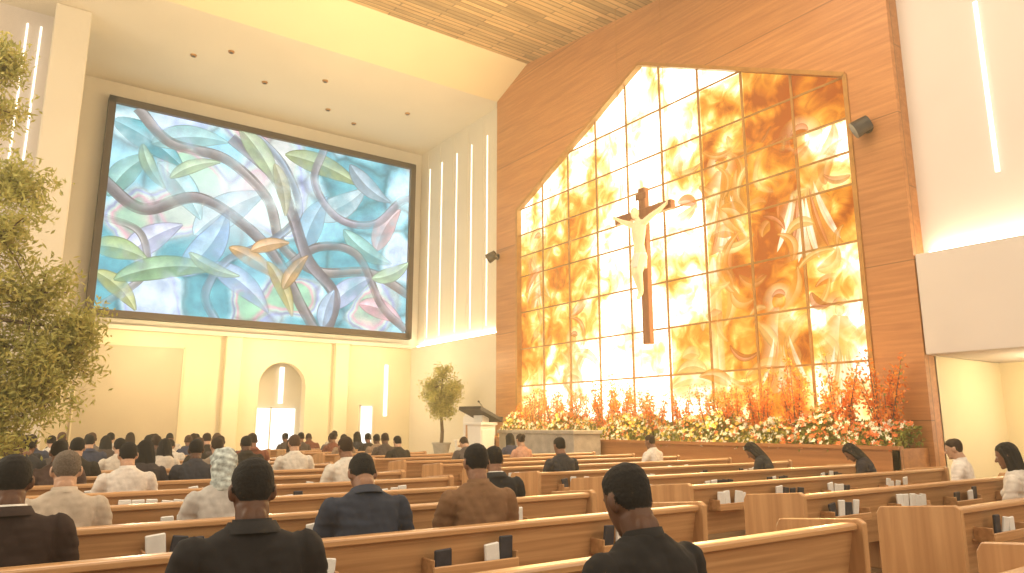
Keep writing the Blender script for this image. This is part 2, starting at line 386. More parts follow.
def mathn(nt,op,a,b=None,clamp=False):
    k=N(nt,'ShaderNodeMath',operation=op); k.use_clamp=clamp
    for i,v in enumerate((a,b)):
        if v is None: continue
        if isinstance(v,(int,float)): k.inputs[i].default_value=v
        else: nt.links.new(v,k.inputs[i])
    return k.outputs[0]
m,nt,out=new_mat('stained_glass_gold')
tc=N(nt,'ShaderNodeTexCoord'); at=N(nt,'ShaderNodeAttribute',attribute_name='pane')
sp=N(nt,'ShaderNodeSeparateColor'); nt.links.new(at.outputs['Color'],sp.inputs[0])
n1=N(nt,'ShaderNodeTexNoise'); n1.inputs['Scale'].default_value=0.6; n1.inputs['Detail'].default_value=1.5; n1.inputs['Distortion'].default_value=1.2
n2=N(nt,'ShaderNodeTexNoise'); n2.inputs['Scale'].default_value=1.7; n2.inputs['Detail'].default_value=4; n2.inputs['Distortion'].default_value=1.6
vo=N(nt,'ShaderNodeTexVoronoi',feature='SMOOTH_F1'); vo.inputs['Scale'].default_value=1.5; vo.inputs['Smoothness'].default_value=.6
for n_ in (n1,n2,vo): nt.links.new(tc.outputs['Object'],n_.inputs['Vector'])
s1=mathn(nt,'MULTIPLY',mathn(nt,'SUBTRACT',n1.outputs['Fac'],0.5),1.1)
s2=mathn(nt,'MULTIPLY',mathn(nt,'SUBTRACT',n2.outputs['Fac'],0.5),0.8)
dot=mathn(nt,'MULTIPLY',mathn(nt,'SUBTRACT',0.30,vo.outputs['Distance']),0.35)
v=mathn(nt,'ADD',mathn(nt,'ADD',mathn(nt,'ADD',mathn(nt,'MULTIPLY',sp.outputs[0],0.92),s1),s2),dot,True)
r=ramp(nt,[(0.0,(.56,.10,.008)),(0.14,(.80,.20,.014)),(0.30,(1,.36,.03)),(0.46,(1,.56,.10)),(0.62,(1,.80,.34)),(0.82,(1,.95,.74))])
nt.links.new(v,r.inputs[0])
em=N(nt,'ShaderNodeEmission'); nt.links.new(r.outputs[0],em.inputs[0])
st=mathn(nt,'ADD',mathn(nt,'MULTIPLY',mathn(nt,'POWER',v,3.0),3.2),0.98); nt.links.new(st,em.inputs[1]); nt.links.new(em.outputs[0],out.inputs[0])
win=empty('window_1'); obj('stained_glass_panes',me,win,[m])
def paint_mat(name,strength,lo,hi):
    m,nt,out=new_mat(name)
    at=N(nt,'ShaderNodeAttribute',attribute_name='paint'); tc=N(nt,'ShaderNodeTexCoord'); n3=N(nt,'ShaderNodeTexNoise'); n3.inputs['Scale'].default_value=1.6; n3.inputs['Detail'].default_value=6
    nt.links.new(tc.outputs['Object'],n3.inputs['Vector']); r3=ramp(nt,[(0.3,(.80,.82,.83)),(0.7,(1.25,1.22,1.2))]); nt.links.new(n3.outputs['Fac'],r3.inputs[0])
    m3=N(nt,'ShaderNodeMixRGB',blend_type='MULTIPLY'); m3.inputs[0].default_value=1; nt.links.new(at.outputs['Color'],m3.inputs[1]); nt.links.new(r3.outputs[0],m3.inputs[2])
    em=N(nt,'ShaderNodeEmission'); em.inputs[1].default_value=strength; nt.links.new(m3.outputs[0],em.inputs[0])
    tr=N(nt,'ShaderNodeBsdfTransparent'); mix=N(nt,'ShaderNodeMixShader')
    ra=ramp(nt,[(0.35,(lo,)*3),(0.65,(hi,)*3)]); n4=N(nt,'ShaderNodeTexNoise'); n4.inputs['Scale'].default_value=1.1; n4.inputs['Detail'].default_value=5; nt.links.new(tc.outputs['Object'],n4.inputs['Vector']); nt.links.new(n4.outputs['Fac'],ra.inputs[0])
    nt.links.new(ra.outputs[0],mix.inputs[0]); nt.links.new(tr.outputs[0],mix.inputs[1]); nt.links.new(em.outputs[0],mix.inputs[2]); nt.links.new(mix.outputs[0],out.inputs[0])
    return m
class Painter:
    def __init__(s,plane): s.bm=bmesh.new(); s.pc=s.bm.loops.layers.float_color.new('paint'); s.k=0; s.plane=plane
    def lay(s): s.k+=1; return s.k
    def strip(s,pts,ws,A,B,off=0):
        n=len(pts);L=[];C=[];R=[]
        for i,p in enumerate(pts):
            a=pts[max(0,i-1)];b=pts[min(n-1,i+1)]; d=(b-a).normalized(); nr=Vector((-d.y,d.x))
            for lst,q in ((L,p+nr*ws[i]),(C,p),(R,p-nr*ws[i])): lst.append(s.bm.verts.new(s.plane(q,s.k,off)))
        for i in range(n-1):
            for (P,Q,c0,c1) in ((L,C,A[0],A[1]),(C,R,B[0],B[1])):
                f=s.bm.faces.new((P[i],P[i+1],Q[i+1],Q[i]))
                for l,c in zip(f.loops,(c0,c0,c1,c1)): l[s.pc]=(*c,1)
    def disc(s,c,r0,r1,cin,cout,n=32,asp=1):
        s.lay(); A=[];B=[]
        for k in range(n):
            t=6.28318*k/n; q=Vector((math.cos(t)*asp,math.sin(t))); A.append(s.bm.verts.new(s.plane(c+q*r0,s.k,0))); B.append(s.bm.verts.new(s.plane(c+q*r1,s.k,0)))
        for k in range(n):
            j=(k+1)%n; f=s.bm.faces.new((A[k],B[k],B[j],A[j]))
            for l,cc in zip(f.loops,(cin,cout,cout,cin)): l[s.pc]=(*cc,1)
    def leaf(s,c,L,wd,ang,col,bend=.25,dark=.45,edge=.04):
        s.lay(); a=math.radians(ang); D=Vector((math.cos(a),math.sin(a))); Nn=Vector((-D.y,D.x)); pts=[];ws=[]
        for i in range(21):
            q=i/20; pts.append(c+D*(q-.5)*L+Nn*bend*L*(0.25-(q-.5)**2)*1.2); ws.append(wd*0.5*math.sin(math.pi*min(1,q)**0.8)**0.9+1e-4)
        dk=tuple(x*dark for x in col); lt=tuple(min(1.2,x*1.25+.25) for x in col); md=tuple(x*.8 for x in col)
        s.strip(pts,[w+edge for w in ws],(dk,dk),(dk,dk)); s.strip(pts,ws,(col,lt),(md,col),1)
GP=Painter(lambda q,k,off:(14.972-0.0006*k-0.0003*off,min(max(q.x,WY0+.03),WY1-.03),q.y))
cY=(1,.70,.22); cO=(.92,.34,.035); cD=(.66,.16,.012); cWh=(1.3,1.10,.65)
def gfig(y,z,h,robe,dark,halo=True):
    c=Vector((y,z+h*.88))
    if halo: GP.disc(c,h*.08,h*.19,cWh,cO)
    GP.lay(); pts=[Vector((y+.10*math.sin(t*4)*h*.4,z+h*.82*(1-t))) for t in [i/14 for i in range(15)]]; ws=[h*(.05+.12*min(1,i/4)+.06*math.sin(i*.55)**2) for i in range(15)]
    GP.strip(pts,[w+.05 for w in ws],(dark,dark),(dark,dark)); GP.strip(pts,ws,(dark,cWh),(tuple(x*.8 for x in robe),robe),1)
    for s in (1,-1):
        GP.leaf(Vector((y+s*h*.17,z+h*.56)),h*.42,h*.11,90-s*38,robe,.2*s,.6)
        for q in range(3): GP.leaf(Vector((y+s*h*(.05+.06*q),z+h*(.2+.05*q))),h*.5,h*.05,90+s*(8+6*q),(dark if q%2 else cWh),.15*s,.9,.0)
    GP.disc(c,0.001,h*.065,(1,.62,.25),(.85,.32,.06),asp=.8); GP.leaf(c+Vector((0,h*.05)),h*.16,h*.09,0,cD,.6,.8,0)
for a in ((11.6,6.0,2.6,cO,cD),(9.3,5.4,3.2,(1,.5,.1),cD),(8.65,2.0,2.3,cY,cO),(10.15,2.3,2.4,(1,.56,.14),cD),(19.6,5.6,2.6,(1,.6,.16),cO),(17.7,2.2,2.3,cY,cO)):
    gfig(*a)
for (y,z,h) in ((19.4,2.0,2.4),(12.0,2.1,3.0),(14.9,2.0,2.0)):
    GP.lay(); pts=[Vector((y,z+h*t/8)) for t in range(9)]; GP.strip(pts,[.20]*9,(cY,cWh),(cY,cWh)); GP.leaf(Vector((y,z+h+.35)),.8,.34,90,cWh,0,.9)
for z,w in ((2.1,1.0),(2.5,.75),(2.9,.5),(3.3,.3)): GP.leaf(Vector((12.9,z)),w*2,.34,0,cY,.5,.7)
rnd=random.Random(11)
for k in range(80):
    y=rnd.uniform(8.3,13.0) if rnd.random()<.65 else rnd.uniform(17.0,20.3); z=rnd.uniform(2,gab(y)-1.4)
    GP.leaf(Vector((y,z)),rnd.uniform(.4,1.5),rnd.uniform(.12,.4),rnd.uniform(0,360),rnd.choice((cY,cO,cO,(1,.5,.1),(.85,.22,.02),cD)),rnd.choice((-.6,.5,.9)),.75,.02)
me=bpy.data.meshes.new('glass_painting'); GP.bm.to_mesh(me); GP.bm.free(); obj('glass_painting',me,win,[paint_mat('glass_paint',1.1,.0,.7)])
bm=bmesh.new()
for c in range(ncol+1):
    y=WY1-c*cw; zt=gab(y); w=0.03
    box(bm,(14.88,y-w,WZ0),(14.915,y+w,zt))
for z in rows[:-1]:
    if z<=WE: a,b=WY0,WY1
    else:
        k=(WA-z)/(WA-WE)*(WY1-WM); a,b=WM-k,WM+k
    box(bm,(14.885,a,z-0.024),(14.912,b,z+0.024))
obj('mullions',fin(bm,'mu'),win,[M_bronze])
bm=bmesh.new()
def bar(p,q,w):
    d=(Vector(q)-Vector(p)).normalized(); nrm=Vector((-d.y,d.x))*w
    p=Vector(p);q=Vector(q)
    prism(bm,[tuple(p+nrm),tuple(q+nrm),tuple(q-nrm),tuple(p-nrm)],0,14.76,14.96)
bar((WY0,WZ0),(WY0,WE),0.05);bar((WY1,WZ0),(WY1,WE),0.05);bar((WY1,WE),(WM,WA),0.05);bar((WM,WA),(WY0,WE),0.05);bar((WY0,WZ0),(WY1,WZ0),0.05)
obj('frame',fin(bm,'fr'),win,[M_bronze])
boxobj('wall_right',(15.25,-5,4.8),(15.6,6.9,14.0),M_wallr)
boxobj('wall_balcony_parapet',(14.82,-5,2.87),(18.4,6.88,4.9),M_wallr,None,0.02)
boxobj('cove_light_tube',(15.05,-4.5,4.9),(15.15,6.7,4.96),M_cove)
boxobj('wall_recess',(15.2,6.9,0),(18.4,7.2,2.87),M_low)
boxobj('wall_recess_side',(18.2,-5,0),(18.6,6.9,2.87),M_low)
wn=empty('window_4'); boxobj('glass',(18.14,4.9,0.9),(18.19,6.1,2.25),M_daylight,wn)
bm=bmesh.new()
for y in (4.85,5.48,6.08): box(bm,(18.1,y,0.85),(18.16,y+0.06,2.3))
for z in (0.85,2.25): box(bm,(18.1,4.85,z),(18.16,6.14,z+0.06))
obj('frame',fin(bm,'f'),wn,[M_white])
boxobj('wall_light_strip',(15.20,5.34,6.3),(15.25,5.41,9.9),M_strip)
for (y,z) in ((21.9,7.75),(7.55,7.85)):
    e=empty('wall_spotlight'); bm=bmesh.new()
    seg(bm,(14.8,y,z),(14.6,y,z),0.04,0.04); seg(bm,(14.62,y-0.12,z+0.06),(14.45,y+0.14,z-0.1),0.16,0.19,20)
    seg(bm,(14.8,y,z),(14.77,y,z),0.12,0.12,20)
    obj('housing',fin(bm,'h'),e,[M_black])

# ------------------------------------------------------------------ screen
scr=empty('projection_screen')
SX0,SX1,SZ0,SZ1=2.1,14.6,5.25,13.35; fr=0.24; YB=28.78
bm=bmesh.new()
box(bm,(SX0,28.38,SZ0),(SX0+fr,YB,SZ1)); box(bm,(SX1-fr,28.38,SZ0),(SX1,YB,SZ1)); box(bm,(SX0,28.38,SZ0),(SX1,YB,SZ0+fr)); box(bm,(SX0,28.38,SZ1-fr),(SX1,YB,SZ1))
box(bm,(SX0,28.62,SZ0),(SX1,YB,SZ1))
M_frame=plain('screen_bezel',(0.075,0.05,0.032),0.45,0.1,2); obj('bezel',fin(bm,'bz'),scr,[M_frame])
W=SX1-SX0-2*fr; H=SZ1-SZ0-2*fr; OX=SX0+fr; OZ=SZ0+fr
m,nt,out=new_mat('screen_image')
tc=N(nt,'ShaderNodeTexCoord'); n1=N(nt,'ShaderNodeTexNoise'); n1.inputs['Scale'].default_value=0.5; n1.inputs['Detail'].default_value=4
nt.links.new(tc.outputs['Object'],n1.inputs['Vector'])
mx=N(nt,'ShaderNodeMixRGB',blend_type='ADD'); mx.inputs[0].default_value=1.8
nt.links.new(tc.outputs['Object'],mx.inputs[1]); nt.links.new(n1.outputs['Color'],mx.inputs[2])
vo=N(nt,'ShaderNodeTexVoronoi'); vo.inputs['Scale'].default_value=0.5; vo.feature='SMOOTH_F1'; vo.inputs['Smoothness'].default_value=0.55
ve=N(nt,'ShaderNodeTexVoronoi',feature='DISTANCE_TO_EDGE'); ve.inputs['Scale'].default_value=0.5
nt.links.new(mx.outputs[0],vo.inputs['Vector']); nt.links.new(mx.outputs[0],ve.inputs['Vector'])
sp=N(nt,'ShaderNodeSeparateColor'); nt.links.new(vo.outputs['Color'],sp.inputs[0])
rp=ramp(nt,[(0.2,(.16,.50,.58)),(0.33,(.36,.74,.84)),(0.45,(.78,.98,1.0)),(0.55,(.55,.62,.92)),(0.66,(.80,.95,.85)),(0.77,(.85,.52,.58)),(0.88,(.40,.70,.50))])
nt.links.new(sp.outputs[0],rp.inputs[0])
re=ramp(nt,[(0.0,(.55,.55,.55)),(0.06,(.85,.85,.85)),(0.16,(1,1,1))]); nt.links.new(ve.outputs['Distance'],re.inputs[0])
mm=N(nt,'ShaderNodeMixRGB',blend_type='MULTIPLY'); mm.inputs[0].default_value=1; nt.links.new(rp.outputs[0],mm.inputs[1]); nt.links.new(re.outputs[0],mm.inputs[2])
n3=N(nt,'ShaderNodeTexNoise'); n3.inputs['Scale'].default_value=1.4; n3.inputs['Detail'].default_value=8; nt.links.new(tc.outputs['Object'],n3.inputs['Vector'])
r3=ramp(nt,[(0.3,(.60,.66,.72)),(0.65,(1.15,1.15,1.1))]); nt.links.new(n3.outputs['Fac'],r3.inputs[0])
m3=N(nt,'ShaderNodeMixRGB',blend_type='MULTIPLY'); m3.inputs[0].default_value=1; nt.links.new(mm.outputs[0],m3.inputs[1]); nt.links.new(r3.outputs[0],m3.inputs[2])
gm=N(nt,'ShaderNodeMapping'); gm.inputs['Location'].default_value=(-6.6/3.4,0,-10.1/2.4); gm.inputs['Scale'].default_value=(1/3.4,0,1/2.4); nt.links.new(tc.outputs['Object'],gm.inputs['Vector'])
gl=N(nt,'ShaderNodeVectorMath',operation='LENGTH'); nt.links.new(gm.outputs[0],gl.inputs[0])
g=mathn(nt,'MULTIPLY',mathn(nt,'SUBTRACT',1.0,gl.outputs['Value'],True),.75,True)
m4=N(nt,'ShaderNodeMixRGB'); nt.links.new(g,m4.inputs[0]); nt.links.new(m3.outputs[0],m4.inputs[1]); m4.inputs[2].default_value=(.92,1.0,1.0,1)
em=N(nt,'ShaderNodeEmission'); em.inputs[1].default_value=1.35; nt.links.new(m4.outputs[0],em.inputs[0]); nt.links.new(em.outputs[0],out.inputs[0])
bm=bmesh.new(); bm.faces.new([bm.verts.new((x,28.56,z)) for x,z in ((OX,OZ),(OX+W,OZ),(OX+W,OZ+H),(OX,OZ+H))]); obj('display',fin(bm,'dp'),scr,[m])
PS=Painter(lambda q,k,off:(min(max(q.x,OX),OX+W),28.55-.003*k-.0015*off,min(max(q.y,OZ),OZ+H)))
def cr(P,n=14):
    P=[Vector(p) for p in P]; P=[2*P[0]-P[1]]+P+[2*P[-1]-P[-2]]; o=[]
    for i in range(1,len(P)-2):
        for k in range(n):
            t=k/n; o.append(0.5*((2*P[i])+(P[i+1]-P[i-1])*t+(2*P[i-1]-5*P[i]+4*P[i+1]-P[i+2])*t*t+(-P[i-1]+3*P[i]-3*P[i+1]+P[i+2])*t**3))
    o.append(P[-2]); return o
def ST(p): return Vector((OX+W*p[0],OZ+H*p[1]))
def vine(P,w,col):
    PS.lay(); pts=cr([ST(p) for p in P]); n=len(pts); d=tuple(c*0.6 for c in col); h=tuple(min(1,c*1.5+0.1) for c in col)
    PS.strip(pts,[w*1.15+0.03]*n,(d,d),(d,d)); PS.strip(pts,[w*(0.9+0.2*math.sin(i*.3)) for i in range(n)],(h,col),(col,tuple(c*.65 for c in col)),1)
br_=(.28,.25,.26); bl_=(.30,.40,.50)
def lf(s,t,L,wd,ang,col,bend): PS.leaf(ST((s,t)),L,wd,ang,col,bend,.55,.04)
LV=[(.10,.83,2.9,.95,-28,(.12,.46,.52)),(.06,.66,2.3,.8,55,(.24,.52,.46)),(.22,.88,2.8,.9,14,(.40,.72,.70)),(.36,.55,3.4,1.2,40,(.60,.86,.95)),
    (.20,.62,2.6,1.0,-50,(.50,.82,.86)),(.28,.38,3.2,1.1,60,(.42,.66,.92)),(.40,.16,2.9,.9,-35,(.46,.62,.88)),(.66,.88,3.4,.9,-12,(.42,.52,.26)),(.72,.72,3.0,1.0,35,(.62,.84,.90)),(.84,.86,2.4,.8,-35,(.40,.54,.62)),
    (.92,.60,2.4,.9,62,(.86,.55,.55)),(.84,.48,2.6,.8,-28,(.30,.62,.56)),(.78,.20,2.6,.9,40,(.58,.66,.90)),(.90,.10,2.2,.8,-18,(.84,.50,.55)),(.64,.56,2.8,1.0,70,(.32,.58,.74)),(.14,.35,2.4,.9,40,(.62,.66,.86))]
for a in LV: lf(*a,rnd.choice((-.3,.3,.2)))
vine([(-.02,.62),(.10,.50),(.25,.60),(.40,.50),(.52,.33),(.60,.12),(.66,-.02)],.17,br_)
vine([(.06,1.0),(.16,.86),(.33,.83),(.47,.66),(.53,.42),(.66,.30),(.85,.33),(1.02,.22)],.16,(.34,.31,.30))
vine([(.40,1.02),(.52,.86),(.58,.62),(.50,.44),(.36,.30),(.30,.12),(.34,-.02)],.12,bl_)
vine([(.66,1.02),(.63,.80),(.72,.62),(.86,.62),(.96,.78),(1.02,.82)],.13,(.42,.40,.46))
vine([(.55,.30),(.66,.44),(.80,.42),(.90,.15),(1.0,.02)],.14,br_)
vine([(.02,.02),(.12,.18),(.10,.38),(-.02,.44)],.09,(.40,.38,.36))
vine([(.70,-.02),(.72,.18),(.62,.36),(.55,.62),(.48,.80),(.34,.95)],.19,(.28,.26,.29))
for a in [(.05,.27,1.9,.75,-8,(.45,.62,.28)),(.05,.09,1.9,.6,-42,(.56,.60,.22)),(.19,.19,3.6,.8,12,(.30,.52,.30)),(.44,.30,2.2,.6,-28,(.72,.42,.16)),(.53,.18,2.4,.55,-62,(.60,.50,.20)),(.49,.40,1.6,.5,20,(.76,.46,.22)),(.58,.28,1.8,.5,58,(.66,.42,.20)),
    (.43,.88,2.6,.85,-52,(.52,.66,.40)),(.51,.72,2.2,.55,-75,(.58,.58,.36)),(.93,.36,2.0,.6,28,(.50,.70,.46)),(.70,.10,1.7,.6,75,(.46,.62,.80)),(.24,.74,2.0,.45,30,(.50,.66,.42)),(.32,.27,2.0,.45,-20,(.42,.60,.40)),(.12,.72,1.8,.45,-60,(.40,.60,.42))]: lf(*a,rnd.choice((-.3,.3,.2)))
me=bpy.data.meshes.new('drawing'); PS.bm.to_mesh(me); PS.bm.free(); obj('vine_and_leaf_drawing',me,scr,[paint_mat('screen_drawing',1.2,.25,.95)])

# ------------------------------------------------------------------ pews
def pew_mesh(L,seed):
    rnd=random.Random(seed); bm=bmesh.new()
    prism(bm,[(0.10,0.34),(0.14,0.34),(0.035,0.84),(0.0,0.84)],0,0.04,L-0.04)
    prism(bm,[(-0.035,0.835),(0.06,0.835),(0.06,0.87),(0.045,0.88),(-0.02,0.88),(-0.035,0.87)],0,0.02,L-0.02)
    prism(bm,[(0.10,0.40),(0.54,0.425),(0.56,0.445),(0.54,0.465),(0.10,0.445)],0,0.04,L-0.04)
    box(bm,(0.04,0.46,0.33),(L-0.04,0.49,0.425))
    for xe in (0,L-0.055):
        prism(bm,[(-0.07,0),(0.58,0),(0.58,0.80),(0.55,0.85),(-0.03,0.905),(-0.07,0.88)],0,xe,xe+0.055,3)
    k=int(L//2)
    for i in range(1,k+1):
        x=L*i/(k+1); prism(bm,[(0.08,0),(0.46,0),(0.48,0.40),(0.12,0.40)],0,x,x+0.04,3)
    x=0.40
    while x<L-0.9:
        box(bm,(x,-0.115,0.605),(x+0.62,0.045,0.625)); box(bm,(x,-0.125,0.605),(x+0.62,-0.108,0.68))
        for q in (x,x+0.605): box(bm,(q,-0.115,0.61),(q+0.015,0.03,0.72))
        bx=x+0.03
        while bx<x+0.50:
            if rnd.random()<0.92:
                w=rnd.uniform(.09,.12); h=rnd.uniform(.14,.185); mi=1 if rnd.random()<.6 else 2
                yy=-0.09+rnd.uniform(0,.03)
                Mx=Matrix.Translation((bx,yy,0.627))@Matrix.Rotation(rnd.uniform(-.05,.12),4,'X')@Matrix.Rotation(rnd.uniform(-.14,.14),4,'Y')
                box(bm,(0,0,0),(w,.022,h),mi,Mx); box(bm,(0.004,.004,.003),(w+.002,.018,h-.005),1,Mx)
            bx+=rnd.uniform(.10,.14)
        x+=rnd.choice((1.05,1.2,1.35))
    return fin(bm,'pew_mesh')
SP=1.31; ROW0=1.42
def pews(x0,L,rows_,nm='church_pew'):
    ms=[pew_mesh(L,s) for s in (1,2,3)]
    for me in ms:
        for q in (M_pew,M_book,M_bookd,M_pewend): me.materials.append(q)
    for r in rows_:
        o=bpy.data.objects.new(nm,ms[r%3]); o.location=(x0,ROW0+SP*r,0); link(o)
        b=o.modifiers.new('b','BEVEL'); b.width=0.006; b.segments=1
pews(-0.6,5.3,range(0,15))
pews(6.0,5.7,range(0,10))
pews(6.0,2.6,range(10,15))

# ------------------------------------------------------------------ chancel furniture
bm=bmesh.new(); box(bm,(9.3,15.9,0),(13.5,24.5,0.2)); box(bm,(9.7,16.3,0.2),(13.5,24.1,0.4)); box(bm,(13.5,20.5,0),(14.79,24.5,.4))
obj('altar_platform',fin(bm,'ap'),None,[M_stone])
pl=empty('altar_planter')
bm=bmesh.new(); box(bm,(13.6,7.0,0),(13.7,20.3,1.08)); box(bm,(13.6,7.0,0),(14.78,7.1,1.08)); box(bm,(13.6,20.2,0.0),(14.78,20.3,1.08)); box(bm,(13.55,6.95,1.06),(13.75,20.35,1.13))
obj('wood_front',fin(bm,'wf'),pl,[M_woodwall])
M_soil=plain('soil',(0.08,0.05,0.03),0.9,0.3,20,0.4)
boxobj('soil',(13.7,7.1,0.9),(14.78,20.2,1.0),M_soil,pl)
bm=bmesh.new(); box(bm,(12.5,14.9,0.41),(13.45,18.4,1.28)); box(bm,(12.45,14.85,1.28),(13.48,18.45,1.38))
for y in (15.6,16.3,17.0,17.7): box(bm,(12.48,y,0.5),(12.5,y+0.04,1.25))
o=obj('stone_altar',fin(bm,'sa'),None,[M_stone]); b=o.modifiers.new('b','BEVEL'); b.width=0.02
e=empty('lectern',(11.6,18.0,0.4))
bm=bmesh.new(); box(bm,(-.42,-.35,0),(.42,.35,.08)); prism(bm,[(-.30,.08),(.30,.08),(.36,1.15),(-.36,1.15)],1,-.24,.24); box(bm,(-.30,-.26,.25),(.30,-.24,1.0)); box(bm,(-.40,-.3,1.12),(.40,.3,1.2))
o=obj('body',fin(bm,'lb'),e,[M_white]); b=o.modifiers.new('b','BEVEL'); b.width=0.015
bm=bmesh.new(); Mx=Matrix.Translation((0,0,1.42))@Matrix.Rotation(math.radians(18),4,'Y')
box(bm,(-.58,-.40,-.05),(.54,.40,.05),0,Mx); box(bm,(.50,-.40,.05),(.54,.40,.10),0,Mx)
obj('slanted_top',fin(bm,'lt'),e,[M_black])
bm=bmesh.new(); box(bm,(-.16,-.16,1.2),(.16,.16,1.40)); obj('neck',fin(bm,'ln'),e,[M_white])
bm=bmesh.new(); chain(bm,[(.3,.1,1.25),(.25,.1,1.6),(.0,.08,1.78)],[.012,.01,.01],8); ball(bm,(-.03,.08,1.8),.03,(1.4,1,1)); obj('microphone',fin(bm,'mic'),e,[M_black])
e.rotation_euler=(0,0,math.radians(20))
def chair(x,y,z,rz):
    e=empty('celebrant_chair',(x,y,z)); bm=bmesh.new()
    box(bm,(-.32,-.04,0.0),(-.25,.5,.65));box(bm,(.25,-.04,0.0),(.32,.5,.65)); box(bm,(-.32,-.06,0),(.32,.02,1.35)); box(bm,(-.25,0,.38),(.25,.5,.46)); box(bm,(-.36,-.06,.62),(-.22,.52,.68)); box(bm,(.22,-.06,.62),(.36,.52,.68))
    prism(bm,[(-.32,1.35),(.32,1.35),(.2,1.5),(0,1.56),(-.2,1.5)],1,-.06,.02)
    o=obj('frame',fin(bm,'ch'),e,[M_white]); b=o.modifiers.new('b','BEVEL'); b.width=.012
    bm=bmesh.new(); box(bm,(-.22,.03,.46),(.22,.48,.52)); box(bm,(-.2,.02,.6),(.2,.05,1.2)); obj('cushion',fin(bm,'cu'),e,[M_pew]); e.rotation_euler=(0,0,rz)
chair(12.1,19.3,0.4,math.radians(120))

# ------------------------------------------------------------------ crucifix
cx=empty('crucifix',(14.1,13.62,0))
bm=bmesh.new(); box(bm,(-.09,-.13,3.65),(.09,.13,8.02)); box(bm,(-.10,-1.08,7.18),(.08,1.08,7.42)); box(bm,(-.13,-.2,7.68),(-.09,.2,7.86))
o=obj('cross_beams',fin(bm,'cb'),cx,[M_crosswood]); b=o.modifiers.new('b','BEVEL'); b.width=.015
bm=bmesh.new(); X=-.22
loft(bm,[(X,0,5.95,.12,.19),(X,0,6.10,.12,.20),(X,.02,6.35,.11,.17),(X,.02,6.6,.135,.21),(X,.01,6.85,.14,.255),(X,0,7.0,.11,.21),(X,0,7.08,.06,.08)],24)
chain(bm,[(X,0,7.0),(X-.04,.03,7.16)],[.068,.062])
ball(bm,(X-.09,.05,7.27),.125,(1.05,.85,1.25),3); ball(bm,(X-.21,.06,7.25),.026,sub=2); ball(bm,(X-.13,.05,7.17),.08,(1,.8,1.1),2)
for s in (1,-1):
    chain(bm,[(X,.19*s,6.95),(X,.45*s,7.07),(X+.06,.72*s,7.20),(X+.10,.95*s,7.33)],[.095,.080,.062,.042])
    for f in range(4): chain(bm,[(X+.09,.95*s,7.33+.0),(X+.06,(1.00)*s,7.36+.022*(f-1.5)),(X+.03,1.045*s,7.37+.028*(f-1.5))],[.02,.014,.011],8)
    chain(bm,[(X+.08,.96*s,7.34),(X+.04,.985*s,7.41)],[.018,.013],8)
    chain(bm,[(X,.10*s,6.0),(X-.16,.08*s-.03,5.55),(X-.02,.03*s-.01,5.08),(X-.03,.02*s,4.98)],[.135,.092,.055,.048])
    chain(bm,[(X-.02-.01*s,.03*s,5.02),(X-.12-.02*s,.015*s,4.86)],[.045,.03])
me=remesh(bm,.014,2)
for p in me.polygons: p.use_smooth=True
obj('corpus',me,cx,[M_ivory])
bm=bmesh.new(); loft(bm,[(X-.04,-.01,5.70,.20,.21),(X-.02,0,5.85,.18,.22),(X,0,6.02,.15,.22),(X,0,6.12,.135,.21)],28); chain(bm,[(X-.02,.2,6.05),(X-.03,.26,5.85),(X-.03,.24,5.6)],[.05,.06,.03]); me=remesh(bm,.014,1)
for vv in me.vertices: vv.co.x+=.012*math.sin(vv.co.y*60+vv.co.z*8)
for p in me.polygons: p.use_smooth=True
obj('loincloth',me,cx,[M_white])
bm=bmesh.new()
for y in (-.9,.9): seg(bm,(0,y,7.4),(0,y,14.0),.006,.006,6)
obj('suspension_wires',fin(bm,'sw'),cx,[M_bronze])

# ------------------------------------------------------------------ plants
def leafmat(name,c1,c2,c3):
    m,nt,out=new_mat(name); b=N(nt,'ShaderNodeBsdfPrincipled'); tr=N(nt,'ShaderNodeBsdfTranslucent'); mix=N(nt,'ShaderNodeMixShader'); mix.inputs[0].default_value=.4
    tc=N(nt,'ShaderNodeTexCoord'); no=N(nt,'ShaderNodeTexNoise'); no.inputs['Scale'].default_value=9; nt.links.new(tc.outputs['Object'],no.inputs['Vector'])
    r=ramp(nt,[(.3,c1),(.5,c2),(.7,c3)]); nt.links.new(no.outputs['Fac'],r.inputs[0]); nt.links.new(r.outputs[0],b.inputs['Base Color']); nt.links.new(r.outputs[0],tr.inputs[0])
    b.inputs['Roughness'].default_value=.5; nt.links.new(b.outputs[0],mix.inputs[1]); nt.links.new(tr.outputs[0],mix.inputs[2]); nt.links.new(mix.outputs[0],out.inputs[0]); return m
M_leaf=leafmat('olive_leaves',(.30,.30,.07),(.48,.45,.12),(.68,.58,.20))
M_leaf2=leafmat('bed_foliage',(.12,.16,.025),(.26,.29,.045),(.48,.42,.08))
M_leafr=leafmat('red_foliage',(.60,.13,.02),(.80,.24,.03),(.90,.42,.06))
M_bark=plain('bark',(.16,.11,.07),.9,.3,15,.5)
M_petw=plain('petals_white',(.95,.88,.68),.6,.05,5); M_pety=plain('petals_yellow',(.95,.65,.12),.6,.1,5); M_petr=plain('petals_red',(.85,.22,.06),.6,.15,5)
def add_leaf(V,F,MI,p,L,w,mi,rnd,up=0.0):
    d=Vector((rnd.gauss(0,1),rnd.gauss(0,1),rnd.gauss(0,1)+up)).normalized(); a=d.cross(Vector((rnd.random()-.5,rnd.random()-.5,rnd.random()-.5))).normalized(); nn=d.cross(a)
    i=len(V); V+= [p,p+d*L*.5+a*w*.5+nn*w*.12,p+d*L,p+d*L*.5-a*w*.5+nn*w*.12]; F.append((i,i+1,i+2,i+3)); MI.append(mi)
